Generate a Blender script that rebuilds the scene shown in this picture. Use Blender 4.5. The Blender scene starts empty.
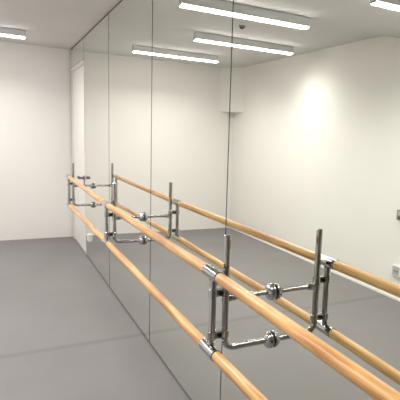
import bpy, bmesh, math, random
from mathutils import Vector, Matrix
random.seed(4)
PI = math.pi
scn = bpy.context.scene
COL = scn.collection

# ------------------------------------------------------------------ room measures (metres)
# mirror wall is the plane x = 0, the room lies at x < 0, y runs into the depth
H = 2.70          # ceiling
L = 7.552         # back wall
W = 2.583         # wall facing the mirrors
NEAR = -2.6       # wall behind the camera
SOF_Z, SOF_Y = 2.64, 3.75

# ------------------------------------------------------------------ materials
def new_mat(name):
    m = bpy.data.materials.new(name); m.use_nodes = True
    nt = m.node_tree; b = nt.nodes['Principled BSDF']
    return m, nt, b

def noise_mat(name, c1, c2, scale=(1, 1, 1), nscale=5, detail=4, rough=.6, metallic=0, bump=0, bscale=60, spec=.5, coat=0):
    m, nt, b = new_mat(name)
    tc = nt.nodes.new('ShaderNodeTexCoord'); mp = nt.nodes.new('ShaderNodeMapping')
    mp.inputs['Scale'].default_value = scale
    nt.links.new(tc.outputs['Object'], mp.inputs['Vector'])
    n = nt.nodes.new('ShaderNodeTexNoise'); n.inputs['Scale'].default_value = nscale; n.inputs['Detail'].default_value = detail
    nt.links.new(mp.outputs['Vector'], n.inputs['Vector'])
    r = nt.nodes.new('ShaderNodeValToRGB')
    r.color_ramp.elements[0].position = .3; r.color_ramp.elements[1].position = .7
    r.color_ramp.elements[0].color = (*c1, 1); r.color_ramp.elements[1].color = (*c2, 1)
    nt.links.new(n.outputs['Fac'], r.inputs['Fac']); nt.links.new(r.outputs['Color'], b.inputs['Base Color'])
    b.inputs['Roughness'].default_value = rough; b.inputs['Metallic'].default_value = metallic
    b.inputs['Specular IOR Level'].default_value = spec
    b.inputs['Coat Weight'].default_value = coat
    if bump:
        n2 = nt.nodes.new('ShaderNodeTexNoise'); n2.inputs['Scale'].default_value = bscale
        nt.links.new(tc.outputs['Object'], n2.inputs['Vector'])
        bp = nt.nodes.new('ShaderNodeBump'); bp.inputs['Strength'].default_value = bump; bp.inputs['Distance'].default_value = .004
        nt.links.new(n2.outputs['Fac'], bp.inputs['Height']); nt.links.new(bp.outputs['Normal'], b.inputs['Normal'])
    return m

M = {}
M['wall'] = noise_mat('painted_wall', (.855, .83, .80), (.875, .85, .82), nscale=1.4, rough=.85, bump=.12, bscale=90, spec=.2)
M['ceiling'] = noise_mat('ceiling_paint', (.66, .645, .635), (.69, .675, .665), nscale=1.1, rough=.9, spec=.15)
M['skirting'] = noise_mat('skirting_paint', (.86, .85, .83), (.88, .87, .85), nscale=3, rough=.5)
M['door'] = noise_mat('door_white', (.86, .83, .80), (.88, .85, .82), nscale=2, rough=.45)
M['frame'] = noise_mat('door_frame_white', (.80, .77, .74), (.83, .80, .77), nscale=2, rough=.5)
M['lever'] = noise_mat('dark_handle_metal', (.10, .10, .11), (.14, .14, .15), nscale=8, rough=.35, metallic=.8)
M['board'] = noise_mat('dark_backing', (.025, .025, .022), (.035, .035, .03), nscale=4, rough=.8)
M['edge'] = noise_mat('glass_edge', (.05, .075, .06), (.07, .10, .08), nscale=6, rough=.25)
M['plastic'] = noise_mat('white_plastic', (.80, .80, .79), (.83, .83, .82), nscale=10, rough=.4)
M['plastic_grey'] = noise_mat('grey_plastic', (.22, .22, .22), (.26, .26, .26), nscale=10, rough=.4)
M['insert'] = noise_mat('pale_grey_plastic', (.42, .42, .42), (.48, .48, .48), nscale=10, rough=.4)
M['plastic_dark'] = noise_mat('dark_plastic', (.06, .06, .06), (.09, .09, .085), nscale=10, rough=.4)
M['housing'] = noise_mat('lamp_housing', (.60, .60, .60), (.64, .64, .64), nscale=5, rough=.45, metallic=.1)
M['gap_black'] = noise_mat('rosette_gap_black', (.015, .015, .015), (.025, .025, .025), nscale=20, rough=.6)  # black standing for the dark gap behind the rosettes
M['chrome'] = noise_mat('chrome', (.50, .51, .52), (.55, .56, .57), nscale=3, rough=.02, metallic=1)
M['bolt'] = noise_mat('dark_steel_bolt', (.035, .035, .04), (.06, .06, .065), nscale=30, rough=.3, metallic=1)

# mirror glass: silvered, with the green cast of thick float glass
m, nt, b = new_mat('mirror_silver')
tc = nt.nodes.new('ShaderNodeTexCoord')
n = nt.nodes.new('ShaderNodeTexNoise'); n.inputs['Scale'].default_value = .8
nt.links.new(tc.outputs['Object'], n.inputs['Vector'])
r = nt.nodes.new('ShaderNodeValToRGB')
r.color_ramp.elements[0].color = (.915, .94, .88, 1); r.color_ramp.elements[1].color = (.93, .955, .895, 1)
nt.links.new(n.outputs['Fac'], r.inputs['Fac']); nt.links.new(r.outputs['Color'], b.inputs['Base Color'])
b.inputs['Metallic'].default_value = 1; b.inputs['Roughness'].default_value = 0.0
M['mirror'] = m

# floor: grey vinyl sheet with one faint dark joint across it
m, nt, b = new_mat('grey_vinyl_floor')
tc = nt.nodes.new('ShaderNodeTexCoord')
n1 = nt.nodes.new('ShaderNodeTexNoise'); n1.inputs['Scale'].default_value = 1.3; n1.inputs['Detail'].default_value = 6
n2 = nt.nodes.new('ShaderNodeTexNoise'); n2.inputs['Scale'].default_value = 140; n2.inputs['Detail'].default_value = 2
for q_ in (n1, n2): nt.links.new(tc.outputs['Object'], q_.inputs['Vector'])
r1 = nt.nodes.new('ShaderNodeValToRGB')
r1.color_ramp.elements[0].position = .3; r1.color_ramp.elements[1].position = .7
r1.color_ramp.elements[0].color = (.205, .194, .194, 1); r1.color_ramp.elements[1].color = (.23, .219, .219, 1)
nt.links.new(n1.outputs['Fac'], r1.inputs['Fac'])
mx = nt.nodes.new('ShaderNodeMix'); mx.data_type = 'RGBA'; mx.blend_type = 'MULTIPLY'; mx.inputs[0].default_value = .12
nt.links.new(r1.outputs['Color'], mx.inputs[6]); nt.links.new(n2.outputs['Fac'], mx.inputs[7])
sx = nt.nodes.new('ShaderNodeSeparateXYZ'); nt.links.new(tc.outputs['Object'], sx.inputs[0])
wob = nt.nodes.new('ShaderNodeMath'); wob.operation = 'SUBTRACT'; wob.inputs[1].default_value = 3.63
nt.links.new(sx.outputs['Y'], wob.inputs[0])
ab = nt.nodes.new('ShaderNodeMath'); ab.operation = 'ABSOLUTE'; nt.links.new(wob.outputs[0], ab.inputs[0])
mr = nt.nodes.new('ShaderNodeMapRange'); mr.inputs['From Min'].default_value = .01; mr.inputs['From Max'].default_value = .05
mr.inputs['To Min'].default_value = .30; mr.inputs['To Max'].default_value = 0
nt.links.new(ab.outputs[0], mr.inputs['Value'])
mj = nt.nodes.new('ShaderNodeMix'); mj.data_type = 'RGBA'; mj.inputs[7].default_value = (.10, .097, .095, 1)
nt.links.new(mr.outputs['Result'], mj.inputs[0]); nt.links.new(mx.outputs[2], mj.inputs[6])
nt.links.new(mj.outputs[2], b.inputs['Base Color'])
b.inputs['Roughness'].default_value = .55; b.inputs['Specular IOR Level'].default_value = .3
M['floor'] = m

# beech barre wood, grain along local y
def wood(name, ca, cb, cc):
    m, nt, b = new_mat(name)
    tc = nt.nodes.new('ShaderNodeTexCoord')
    oi = nt.nodes.new('ShaderNodeObjectInfo')
    ad = nt.nodes.new('ShaderNodeVectorMath'); ad.operation = 'ADD'
    sc = nt.nodes.new('ShaderNodeMath'); sc.operation = 'MULTIPLY'; sc.inputs[1].default_value = 9
    nt.links.new(oi.outputs['Random'], sc.inputs[0])
    nt.links.new(tc.outputs['Object'], ad.inputs[0]); nt.links.new(sc.outputs[0], ad.inputs[1])
    mp = nt.nodes.new('ShaderNodeMapping'); mp.inputs['Scale'].default_value = (26, 1.3, 26)
    nt.links.new(ad.outputs[0], mp.inputs['Vector'])
    n = nt.nodes.new('ShaderNodeTexNoise'); n.inputs['Scale'].default_value = 1.7; n.inputs['Detail'].default_value = 5; n.inputs['Distortion'].default_value = .6
    nt.links.new(mp.outputs['Vector'], n.inputs['Vector'])
    r = nt.nodes.new('ShaderNodeValToRGB')
    e = r.color_ramp.elements; e[0].position = .36; e[0].color = (*ca, 1); e[1].position = .64; e[1].color = (*cc, 1)
    k = e.new(.5); k.color = (*cb, 1)
    nt.links.new(n.outputs['Fac'], r.inputs['Fac'])
    mp2 = nt.nodes.new('ShaderNodeMapping'); mp2.inputs['Scale'].default_value = (150, 7, 150)
    nt.links.new(ad.outputs[0], mp2.inputs['Vector'])
    n2 = nt.nodes.new('ShaderNodeTexNoise'); n2.inputs['Scale'].default_value = 1.5
    nt.links.new(mp2.outputs['Vector'], n2.inputs['Vector'])
    mx = nt.nodes.new('ShaderNodeMix'); mx.data_type = 'RGBA'; mx.blend_type = 'MULTIPLY'; mx.inputs[0].default_value = .22
    nt.links.new(r.outputs['Color'], mx.inputs[6]); nt.links.new(n2.outputs['Fac'], mx.inputs[7])
    nt.links.new(mx.outputs[2], b.inputs['Base Color'])
    b.inputs['Roughness'].default_value = .33; b.inputs['Coat Weight'].default_value = .35; b.inputs['Coat Roughness'].default_value = .2
    return m
M['wood'] = wood('varnished_beech', (.53, .24, .078), (.76, .41, .145), (.86, .54, .235))

def emit(name, col, s):
    m, nt, b = new_mat(name)
    b.inputs['Base Color'].default_value = (.8, .8, .8, 1)
    b.inputs['Emission Color'].default_value = (*col, 1); b.inputs['Emission Strength'].default_value = s
    b.inputs['Roughness'].default_value = .5
    return m
M['led'] = emit('lit_diffuser', (1.0, .975, .95), 15)

# ------------------------------------------------------------------ mesh helpers
def link(o, parent=None):
    COL.objects.link(o)
    if parent: o.parent = parent
    return o

def obj(name, bm, mats, parent=None, smooth=False, bevel=0, segs=2):
    me = bpy.data.meshes.new(name); bmesh.ops.recalc_face_normals(bm, faces=bm.faces)
    bm.to_mesh(me); bm.free()
    for mm in (mats if isinstance(mats, (list, tuple)) else [mats]): me.materials.append(mm)
    o = bpy.data.objects.new(name, me); link(o, parent)
    if smooth:
        for p in me.polygons: p.use_smooth = True
        try: me.set_sharp_from_angle(angle=math.radians(24))
        except Exception: pass
    if bevel:
        md = o.modifiers.new('bevel', 'BEVEL'); md.width = bevel; md.segments = segs; md.limit_method = 'ANGLE'
    return o

def add_box(bm, x0, x1, y0, y1, z0, z1, mi=0):
    v = [bm.verts.new((x, y, z)) for x in (x0, x1) for y in (y0, y1) for z in (z0, z1)]
    fs = []
    for idx in ((0, 1, 3, 2), (4, 6, 7, 5), (0, 4, 5, 1), (2, 3, 7, 6), (0, 2, 6, 4), (1, 5, 7, 3)):
        f = bm.faces.new([v[i] for i in idx]); f.material_index = mi; fs.append(f)
    return fs

def frame_of(d):
    d = d.normalized()
    a = Vector((0, 0, 1)) if abs(d.z) < .9 else Vector((0, 1, 0))
    u = d.cross(a).normalized(); return u, d.cross(u).normalized()

def add_sweep(bm, pts, rads, n=28, cap=True, mi=0):
    """round tube through pts; rads one radius or one per point"""
    pts = [Vector(p) for p in pts]
    if not isinstance(rads, (list, tuple)): rads = [rads] * len(pts)
    rings = []; u = None
    for i, p in enumerate(pts):
        a = pts[max(i - 1, 0)]; c = pts[min(i + 1, len(pts) - 1)]
        d = (c - a)
        if d.length < 1e-9: d = Vector((0, 0, 1))
        d.normalize()
        if u is None: u, w = frame_of(d)
        else:
            u = (u - d * u.dot(d)).normalized(); w = d.cross(u).normalized()
        rings.append([bm.verts.new(p + (u * math.cos(2 * PI * k / n) + w * math.sin(2 * PI * k / n)) * rads[i]) for k in range(n)])
    for i in range(len(rings) - 1):
        for k in range(n):
            f = bm.faces.new([rings[i][k], rings[i][(k + 1) % n], rings[i + 1][(k + 1) % n], rings[i + 1][k]]); f.material_index = mi
    if cap:
        f = bm.faces.new(rings[0][::-1]); f.material_index = mi
        f = bm.faces.new(rings[-1]); f.material_index = mi

def add_lathe(bm, origin, axis, prof, n=32, mi=0):
    """prof: list of (distance along axis, radius)"""
    o = Vector(origin); d = Vector(axis).normalized(); u, w = frame_of(d); rings = []
    for s, r in prof:
        c = o + d * s
        rings.append([bm.verts.new(c + (u * math.cos(2 * PI * k / n) + w * math.sin(2 * PI * k / n)) * max(r, 1e-4)) for k in range(n)])
    for i in range(len(rings) - 1):
        for k in range(n):
            f = bm.faces.new([rings[i][k], rings[i][(k + 1) % n], rings[i + 1][(k + 1) % n], rings[i + 1][k]]); f.material_index = mi
    bm.faces.new(rings[0][::-1]).material_index = mi; bm.faces.new(rings[-1]).material_index = mi

def add_ring(bm, origin, axis, prof, n=32):
    # closed profile turned round the axis: a hollow collar
    o = Vector(origin); d = Vector(axis).normalized(); u, w = frame_of(d)
    rings = [[bm.verts.new(o + d * t + (u * math.cos(2 * PI * k / n) + w * math.sin(2 * PI * k / n)) * r) for k in range(n)] for t, r in prof]
    for i in range(len(rings)):
        j = (i + 1) % len(rings)
        for k in range(n): bm.faces.new([rings[i][k], rings[i][(k + 1) % n], rings[j][(k + 1) % n], rings[j][k]])

def add_prism(bm, pts, z0, z1, mi=0):
    lo = [bm.verts.new((x, y, z0)) for x, y in pts]; hi = [bm.verts.new((x, y, z1)) for x, y in pts]
    bm.faces.new(lo[::-1]).material_index = mi; bm.faces.new(hi).material_index = mi
    n = len(pts)
    for i in range(n): bm.faces.new([lo[i], lo[(i + 1) % n], hi[(i + 1) % n], hi[i]]).material_index = mi

def tag(o, label, cat=None, group=None, kind=None):
    o['label'] = label
    if cat: o['category'] = cat
    if group: o['group'] = group
    if kind: o['kind'] = kind
    return o

def thing(name, loc, label, cat, group=None):
    o = bpy.data.objects.new(name, None); COL.objects.link(o); o.location = loc
    o.empty_display_size = .1
    return tag(o, label, cat, group)

def struct(name, boxes, mat, label, cat):
    bm = bmesh.new()
    for bx in boxes: add_box(bm, *bx)
    return tag(obj(name, bm, mat), label, cat, kind='structure')

# ------------------------------------------------------------------ the room
struct('floor', [(-W - .1, .11, NEAR - .1, L + .1, -.1, 0)], M['floor'], 'smooth grey vinyl floor with one faint dark joint across it', 'floor')
struct('ceiling', [(-W - .1, .11, NEAR - .1, L + .1, H, H + .1)], M['ceiling'], 'plain matt light grey ceiling', 'ceiling')
struct('wall_back', [(-W - .1, .11, L, L + .1, 0, H)], M['wall'], 'plain off-white end wall at the far end of the room', 'wall')
struct('wall_left', [(-W - .1, -W, NEAR, L, 0, H)], M['wall'], 'long off-white wall facing the mirrors, seen in them', 'wall')
struct('wall_front', [(-W, -1.75, NEAR - .1, NEAR, 0, H), (-.35, .11, NEAR - .1, NEAR, 0, H), (-1.75, -.35, NEAR - .1, NEAR, 2.1, H)], M['wall'], 'off-white end wall behind the viewer', 'wall')
struct('dark_panel', [(-1.75, -.35, NEAR - .09, NEAR - .05, 0, 2.1)], M['plastic_dark'], 'added dark panel, unseen, in the end wall behind the viewer, for dark chrome reflections', 'door')  # added unseen panel, gives the chrome something dark to reflect
D0, D1, DZ = 6.372, 7.42, 2.43      # the door opening in the mirror wall
struct('wall_right', [(.012, .11, NEAR, D0, 0, H), (.012, .11, D0, D1, DZ + .005, H), (.012, .11, D1, L, 0, H), (.085, .11, D0, D1, 0, DZ + .005)],
       M['wall'], 'wall that carries the mirror panels', 'wall')
struct('trim_1', [(.006, .012, -.6, D0, 0, H), (.006, .012, D0, D1, DZ + .005, H), (.006, .012, D1, L, 0, H)],
       M['board'], 'dark backing board showing in the joints between mirror panels', 'backing board')
struct('trim_2', [(-W, -.003, NEAR, SOF_Y, SOF_Z, H)], M['ceiling'], 'shallow lowered strip of grey ceiling over the near half of the room', 'ceiling drop')
bm = bmesh.new()
add_prism(bm, [(-W, 7.185), (-W, L), (-2.32, L)], 1.99, H)
tag(obj('trim_3', bm, M['wall']), 'off-white boxed duct across the upper far corner', 'boxing', kind='structure')
struct('baseboard_left', [(-W, -W + .012, NEAR, L, 0, .022)], M['skirting'], 'thin white skirting at the foot of the wall facing the mirrors', 'skirting')

# door in the mirror wall, beside the far corner
door = bpy.data.objects.new('door_1', None); COL.objects.link(door); door.location = (0, D0, 0)
tag(door, 'white door beside the far corner, flush with the mirrors', 'door', kind='structure')
def rel(o, p):   # keep world-space mesh while parented to an unrotated empty
    o.parent = p; o.matrix_parent_inverse = Matrix.Translation(p.location).inverted(); return o
bm = bmesh.new(); add_box(bm, .004, .044, D0 + .012, D1 - .045, .008, DZ - .055)
rel(obj('door_leaf', bm, M['door'], bevel=.002), door)
bm = bmesh.new()
add_box(bm, -.004, .084, D0 + .0, D0 + .010, .001, DZ)
add_box(bm, -.010, .084, D1 - .042, D1 - .001, .001, DZ)
add_box(bm, -.010, .084, D0 + .010, D1 - .042, DZ - .05, DZ)
rel(obj('door_frame', bm, M['frame'], bevel=.002), door)
hb = bmesh.new(); add_box(hb, -.005, .0035, D0 + .045, D0 + .075, .86, 1.01)
pl = rel(obj('handle_plate', hb, M['lever'], bevel=.002), door)
hb = bmesh.new()
add_sweep(hb, [(-.004, D0 + .06, .985), (-.045, D0 + .06, .985), (-.053, D0 + .066, .985), (-.056, D0 + .08, .985), (-.056, D0 + .19, .983)], [.013, .013, .014, .019, .017], n=24)
add_lathe(hb, (-.005, D0 + .06, .985), (-1, 0, 0), [(0, .032), (.008, .032), (.01, .026)], n=24)
rel(obj('handle', hb, M['lever'], smooth=True), door)

# ------------------------------------------------------------------ mirror panels
GS = [.005, .005, .0052, .0075, .009, .004]   # half joint widths
def mirror(name, y0, y1, z0, z1, label):
    bm = bmesh.new()
    fs = add_box(bm, 0, .005, y0, y1, z0, z1, 1)
    for f in fs:
        if all(abs(v.co.x) < 1e-6 for v in f.verts): f.material_index = 0
    o = obj(name, bm, [M['mirror'], M['edge']])
    return tag(o, label, 'mirror', 'tall mirror panels along the wall')
MT, MB_ = H - .018, .013
seams = [-.6, .76, 2.129, 3.447, 4.918, 6.368]
# panel edges (y) paired with labels, near to far
for i in range(5):
    y0, y1 = seams[i], seams[i + 1]
    lab = ['tall frameless mirror panel at the very near end of the row',
           'widest-looking mirror panel, right of the last joint, carrying the nearest bracket',
           'mirror panel between the two nearest joints, just left of the nearest bracket',
           'mirror panel carrying the middle chrome bracket, second panel away from the door',
           'tall mirror panel right beside the white door, carrying the farthest bracket'][i]
    mirror('mirror_panel', y0 + GS[i], y1 - GS[i + 1], MB_, MT, lab)
mirror('mirror_panel', 6.368 + .009, L - .026, DZ + .012, MT, 'short mirror panel above the white door')
mirror('mirror_panel', D1 + .003, L - .026, MB_, DZ + .008, 'narrow mirror strip between the white door and the far corner')

# ------------------------------------------------------------------ wooden barres and their chrome brackets
R_BAR, R_TUBE = .0212, .0133
ST = {  # station: y, distance from the mirror, upper z, lower z, lower distance, top of tube
    'A': dict(y=5.815, b=.262, z1=1.058, z2=.736, b2=.262, top=1.218),
    'B': dict(y=3.650, b=.274, z1=1.052, z2=.768, b2=.274, top=1.215),
    'C': dict(y=1.643, b=.270, z1=1.073, z2=.766, b2=.276, top=1.222),
    'E': dict(y=-.35, b=.284, z1=1.062, z2=.733, b2=.235, top=0)}

def bar(name, p0, p1, label, group):
    p0, p1 = Vector(p0), Vector(p1)
    mid = (p0 + p1) / 2; d = (p1 - p0); ln = d.length
    bm = bmesh.new()
    n = 12
    pts = [(0, -ln / 2 + ln * k / n, 0) for k in range(n + 1)]
    e = .0025
    pts = [(0, -ln / 2, 0), (0, -ln / 2 + e, 0)] + pts[1:-1] + [(0, ln / 2 - e, 0), (0, ln / 2, 0)]
    add_sweep(bm, pts, [R_BAR - e] + [R_BAR] * (len(pts) - 2) + [R_BAR - e], n=40)
    o = obj(name, bm, M['wood'], smooth=True)
    o.location = mid; o.rotation_mode = 'QUATERNION'; o.rotation_quaternion = Vector((0, 1, 0)).rotation_difference(d.normalized())
    return tag(o, label, 'ballet barre', group)

def P(k, lo):
    s = ST[k]; return Vector((-(s['b2'] if lo else s['b']), s['y'], s['z2'] if lo else s['z1']))
def gap(a, b_, g0, g1):
    d = (b_ - a).normalized(); return a + d * g0, b_ - d * g1
word = {False: 'upper', True: 'lower'}
for lo in (False, True):
    g = word[lo] + ' wooden barre sections'
    for a, b_, g0, g1, txt in (('A', 'B', -.085, .001, 'far section of the %s round beech barre, between farthest and middle bracket'),
                               ('B', 'C', .001, .001, 'middle section of the %s round beech barre, between middle and nearest bracket'),
                               ('C', 'E', .001, 0, 'nearest section of the %s round beech barre, running out of the frame')):
        p0, p1 = gap(P(a, lo), P(b_, lo), g0, g1)
        bar('ballet_barre', p0, p1, txt % word[lo], g)

def bracket(k, label):
    s = ST[k]; y = s['y']
    root = thing('barre_bracket', (0, y, .74), label, 'barre bracket', 'chrome wall brackets of the barres')
    xi = -.216; xo = -s['b']; xo2 = -s['b2']; zl = s['z2'] - .004; zc1 = s['z1'] - .076; zc2 = s['z2'] + .060; za = zc1 - .027
    def add(name, bm, mat='chrome', smooth=True, bevel=0, parent=None):
        o = obj(name, bm, M[mat], smooth=smooth, bevel=bevel)
        o.parent = parent or root
        o.matrix_parent_inverse = Matrix.Translation(root.location).inverted() if parent is None else Matrix()
        return o
    # inner tube: wall - elbow - upright, capped above the upper barre
    er = .042; bm = bmesh.new()
    pts = [(-.02, y, zl)] + [(xi + er, y, zl)]
    for q in range(1, 9):
        a = (PI / 2) * q / 8
        pts.append((xi + er - er * math.sin(a), y, zl + er - er * math.cos(a)))
    pts += [(xi, y, zl + er + .03), (xi, y, s['top'] - .003), (xi, y, s['top'])]
    add_sweep(bm, pts, [R_TUBE] * (len(pts) - 1) + [R_TUBE * .8])
    add('inner_tube', bm)
    bm = bmesh.new()
    add_sweep(bm, [(xo2, y, s['z2'] + .0245), (xo, y, s['z2'] + .06), (xo, y, s['z1'] - .05), (xo, y, s['z1'] - .0245)], R_TUBE)
    add('outer_tube', bm)
    # upper arm with its tee around the inner tube
    bm = bmesh.new()
    add_sweep(bm, [(-.02, y, za), (xi + .01, y, za)], R_TUBE * .78)
    add_lathe(bm, (xi + .008, y, za), (1, 0, 0), [(0, .0155), (.030, .0155), (.034, .013), (.040, .011)], n=28)
    add('arm', bm)
    bm = bmesh.new(); add_sweep(bm, [(xi, y, za - .017), (xi, y, za - .015), (xi, y, za + .009), (xi, y, za + .011)], [.0145, .0165, .0165, .0145])
    add('tee_collar', bm)
    # rosettes against the mirror
    for z in (za, zl):
        bm = bmesh.new()
        add_lathe(bm, (-.0035, y, z), (-1, 0, 0), [(0, .033), (.0008, .0352), (.005, .0360)] + [(.005 + .029 * math.sin(t_), .0360 * math.cos(t_)) for t_ in [.15, .3, .45, .6, .75, .9, 1.05, 1.18]], n=40)
        rz = add('rosette', bm)
        bm = bmesh.new(); add_lathe(bm, (-.0003, y, z), (-1, 0, 0), [(0, .0315), (.0034, .0315)], n=32)  # black ring imitates the dark gap left by the glass depth
        gk = add('gap_ring', bm, 'gap_black'); gk.parent = rz; gk.matrix_parent_inverse = Matrix(); gk['label'] = 'black ring in place of the dark gap behind the rosette'
    # clamps tying the two tubes together
    for zc in (zc1, zc2):
        bm = bmesh.new()
        for xx in (xi, xo):
            add_sweep(bm, [(xx, y, zc - .015), (xx, y, zc - .0135), (xx, y, zc + .0135), (xx, y, zc + .015)], [.0160, .0178, .0178, .0160])
        xm = (xi + xo) / 2
        add_box(bm, xo + .010, xi - .010, y - .012, y + .012, zc - .0132, zc + .0132)
        cl = add('clamp', bm)
        bm = bmesh.new()
        add_lathe(bm, (xm, y - .012, zc), (0, -1, 0), [(0, .0092), (.006, .0092), (.0065, .0055), (.004, .005)], n=6)
        bo = add('bolt', bm, 'bolt', smooth=False); bo.parent = cl; bo.matrix_parent_inverse = Matrix(); bo['label'] = 'dark hexagon bolt head'
    # sleeves round the barres
    for lo in (False, True):
        c = P(k, lo)
        order = 'ABCE'; i = order.index(k)
        dirv = (P(order[min(i + 1, 3)], lo) - P(order[max(i - 1, 0)], lo)).normalized()
        hl = .060
        rs, ri = R_BAR + .0028, R_BAR + .0004
        bm = bmesh.new()
        add_ring(bm, c - dirv * hl, dirv, [(0, ri), (0, rs - .001), (.001, rs), (2 * hl - .001, rs), (2 * hl, rs - .001), (2 * hl, ri)], n=44)
        # saddle welded under the sleeve
        if not lo: add_sweep(bm, [(c.x, y, c.z - .046), (c.x, y, c.z - .0218)], .0152)
        else: add_sweep(bm, [(c.x, y, c.z + .0222), (xo, y, c.z + .036)], .0152)
        sl = add('sleeve', bm)
        for e in (-1, 1):
            bm = bmesh.new()
            add_ring(bm, c + dirv * e * (hl + .0002), dirv * e, [(0, ri), (0, rs - .0012), (.0022, rs - .0016), (.0022, ri)], n=36)
            rg = add('sleeve_ring', bm, 'bolt'); rg.parent = sl; rg.matrix_parent_inverse = Matrix(); rg['label'] = 'dark end ring of the sleeve'
    return root
bracket('A', 'chrome wall bracket farthest away, beside the white door')
bracket('B', 'middle chrome wall bracket carrying the two wooden barres')
bracket('C', 'nearest and largest-looking chrome wall bracket under the wooden barres')

# ------------------------------------------------------------------ ceiling lamps
def lamp(xa, xb, yc, zc, label):
    """xa..xb along x, zc the ceiling height it hangs from"""
    xm = (xa + xb) / 2; ln = xb - xa
    r = thing('ceiling_lamp', (xm, yc, zc), label, 'ceiling lamp', 'linear LED lamps across the ceiling')
    bm = bmesh.new(); add_box(bm, -ln / 2, ln / 2, -.032, .032, -.078, -.002)
    obj('housing', bm, M['housing'], r, bevel=.003)
    bm = bmesh.new(); add_box(bm, -ln / 2 + .004, ln / 2 - .004, -.030, .030, -.092, -.0785)
    obj('diffuser', bm, M['led'], r, bevel=.003, segs=2)
    la = bpy.data.lights.new('lamp_light', 'AREA'); la.shape = 'RECTANGLE'; la.size = ln - .03; la.size_y = .05
    la.energy = 10.6 * ln / 1.2; la.spread = math.radians(146); la.color = (1.0, .975, .945)
    lo = bpy.data.objects.new('lamp_light', la); link(lo, r); lo.location = (0, 0, -.094)
    for e in (-1, 1):
        bm = bmesh.new(); add_box(bm, min(e * ln / 2, e * (ln / 2 + .004)), max(e * ln / 2, e * (ln / 2 + .004)), -.033, .033, -.089, -.002)
        obj('end_cap', bm, M['housing'], r, bevel=.002)
    return r
lamp(-1.80, -.625, 6.50, H, 'linear white ceiling lamp farthest away, nearest the end wall')
lamp(-2.215, -.965, 5.18, H, 'linear white ceiling lamp second from the end wall')
lamp(-1.43, -.28, 3.68, SOF_Z, 'linear white ceiling lamp third from the end wall, at the ceiling drop')
lamp(-2.35, -1.345, 2.73, SOF_Z, 'linear white ceiling lamp at the top right corner of the mirror view')
lamp(-1.75, -.55, 1.0, SOF_Z, 'added linear ceiling lamp above the viewer, unseen, lighting the near barres')  # added out of frame to brighten the near part of the room

# ------------------------------------------------------------------ small fittings
def fitting(name, loc, label, cat): return thing(name, loc, label, cat)
# double socket on the wall facing the mirrors, its plate stands off the wall
s = fitting('wall_socket', (-W, 3.43, .25), 'white double power socket on the wall facing the mirrors, low down', 'socket')
bm = bmesh.new(); add_box(bm, .0003, .026, -.135, .125, -.0, .115); obj('plate', bm, M['plastic'], s, bevel=.004)
for yy in (-.068, .062):
    bm = bmesh.new(); add_box(bm, .0262, .0285, yy - .048, yy + .048, .015, .10); ins = obj('socket_insert', bm, M['insert'], s, bevel=.002)
    for h_ in (-.018, .018):
        bm = bmesh.new(); add_lathe(bm, (.0286, yy + h_, .055), (1, 0, 0), [(0, .009), (.001, .009)], n=16); obj('pin_hole', bm, M['plastic_dark'], ins)
s = fitting('wall_switch', (-W, 3.47, .83), 'small grey switch box on the wall facing the mirrors, above the socket', 'switch')
bm = bmesh.new(); add_box(bm, .0003, .03, -.09, .075, 0, .105); obj('plate', bm, M['plastic_grey'], s, bevel=.004)
bm = bmesh.new(); add_box(bm, .0302, .035, -.07, .055, .012, .04); obj('rocker', bm, M['plastic_dark'], s, bevel=.002)
bm = bmesh.new(); add_box(bm, .0302, .033, -.07, .055, .05, .09); obj('panel', bm, M['insert'], s, bevel=.002)
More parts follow.
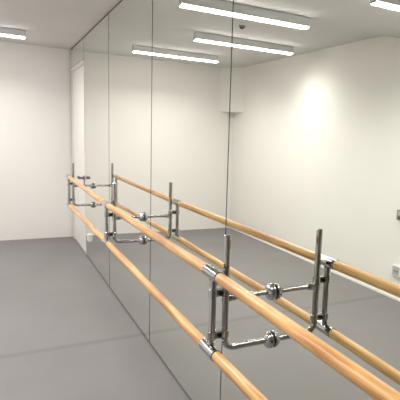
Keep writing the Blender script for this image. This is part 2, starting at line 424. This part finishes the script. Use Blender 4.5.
# small white box low on the mirror by the door
s = fitting('socket_box', (0, 6.10, .235), 'small white box low on the mirror just right of the door', 'socket')
bm = bmesh.new(); add_box(bm, -.022, -.0003, -.035, .035, 0, .09); obj('box_body', bm, M['plastic'], s, bevel=.004)
bm = bmesh.new(); add_box(bm, -.026, -.0222, -.027, .027, .01, .08); obj('cover', bm, M['skirting'], s, bevel=.002)
# small dark detector on the ceiling
s = fitting('smoke_detector', (-1.24, 4.58, H), 'small dark detector on the ceiling between two lamps', 'detector')
bm = bmesh.new(); add_lathe(bm, (0, 0, -.0004), (0, 0, -1), [(0, .036), (.010, .036), (.013, .030)], n=28); obj('base', bm, M['plastic_grey'], s, smooth=True)
bm = bmesh.new(); add_lathe(bm, (0, 0, -.0136), (0, 0, -1), [(0, .027), (.012, .024), (.018, .015)], n=28); obj('sensor_head', bm, M['plastic_dark'], s, smooth=True)

# ------------------------------------------------------------------ camera
f_, yaw, pitch, roll = 480.983, .517142, -.150704, .045612
cx_, cy_ = 266.374, 210.515
cyw, syw = math.cos(yaw), math.sin(yaw)
fwd = Vector((syw * math.cos(pitch), cyw * math.cos(pitch), math.sin(pitch)))
right = Vector((cyw, -syw, 0)); up = right.cross(fwd)
c, s_ = math.cos(roll), math.sin(roll)
r2 = right * c + up * s_; u2 = -right * s_ + up * c
cam = bpy.data.cameras.new('camera'); co = bpy.data.objects.new('camera', cam); COL.objects.link(co)
co.matrix_world = Matrix(((r2.x, u2.x, -fwd.x, -.98494), (r2.y, u2.y, -fwd.y, 0), (r2.z, u2.z, -fwd.z, 1.59769), (0, 0, 0, 1)))
cam.sensor_fit = 'HORIZONTAL'; cam.sensor_width = 36; cam.lens = f_ / 400 * 36
cam.shift_x = (200 - cx_) / 400; cam.shift_y = (cy_ - 200) / 400
cam.clip_start = .05
cam.dof.use_dof = True; cam.dof.focus_distance = 2.05; cam.dof.aperture_fstop = 43.29 / 4.5
scn.camera = co

w = bpy.data.worlds.new('world'); scn.world = w; w.use_nodes = True
w.node_tree.nodes['Background'].inputs[0].default_value = (.8, .85, 1, 1)
w.node_tree.nodes['Background'].inputs[1].default_value = .05

vs = scn.view_settings
vs.view_transform = 'Standard'; vs.look = 'None'; vs.gamma = 1; vs.use_curve_mapping = False
vs.exposure = 0.8
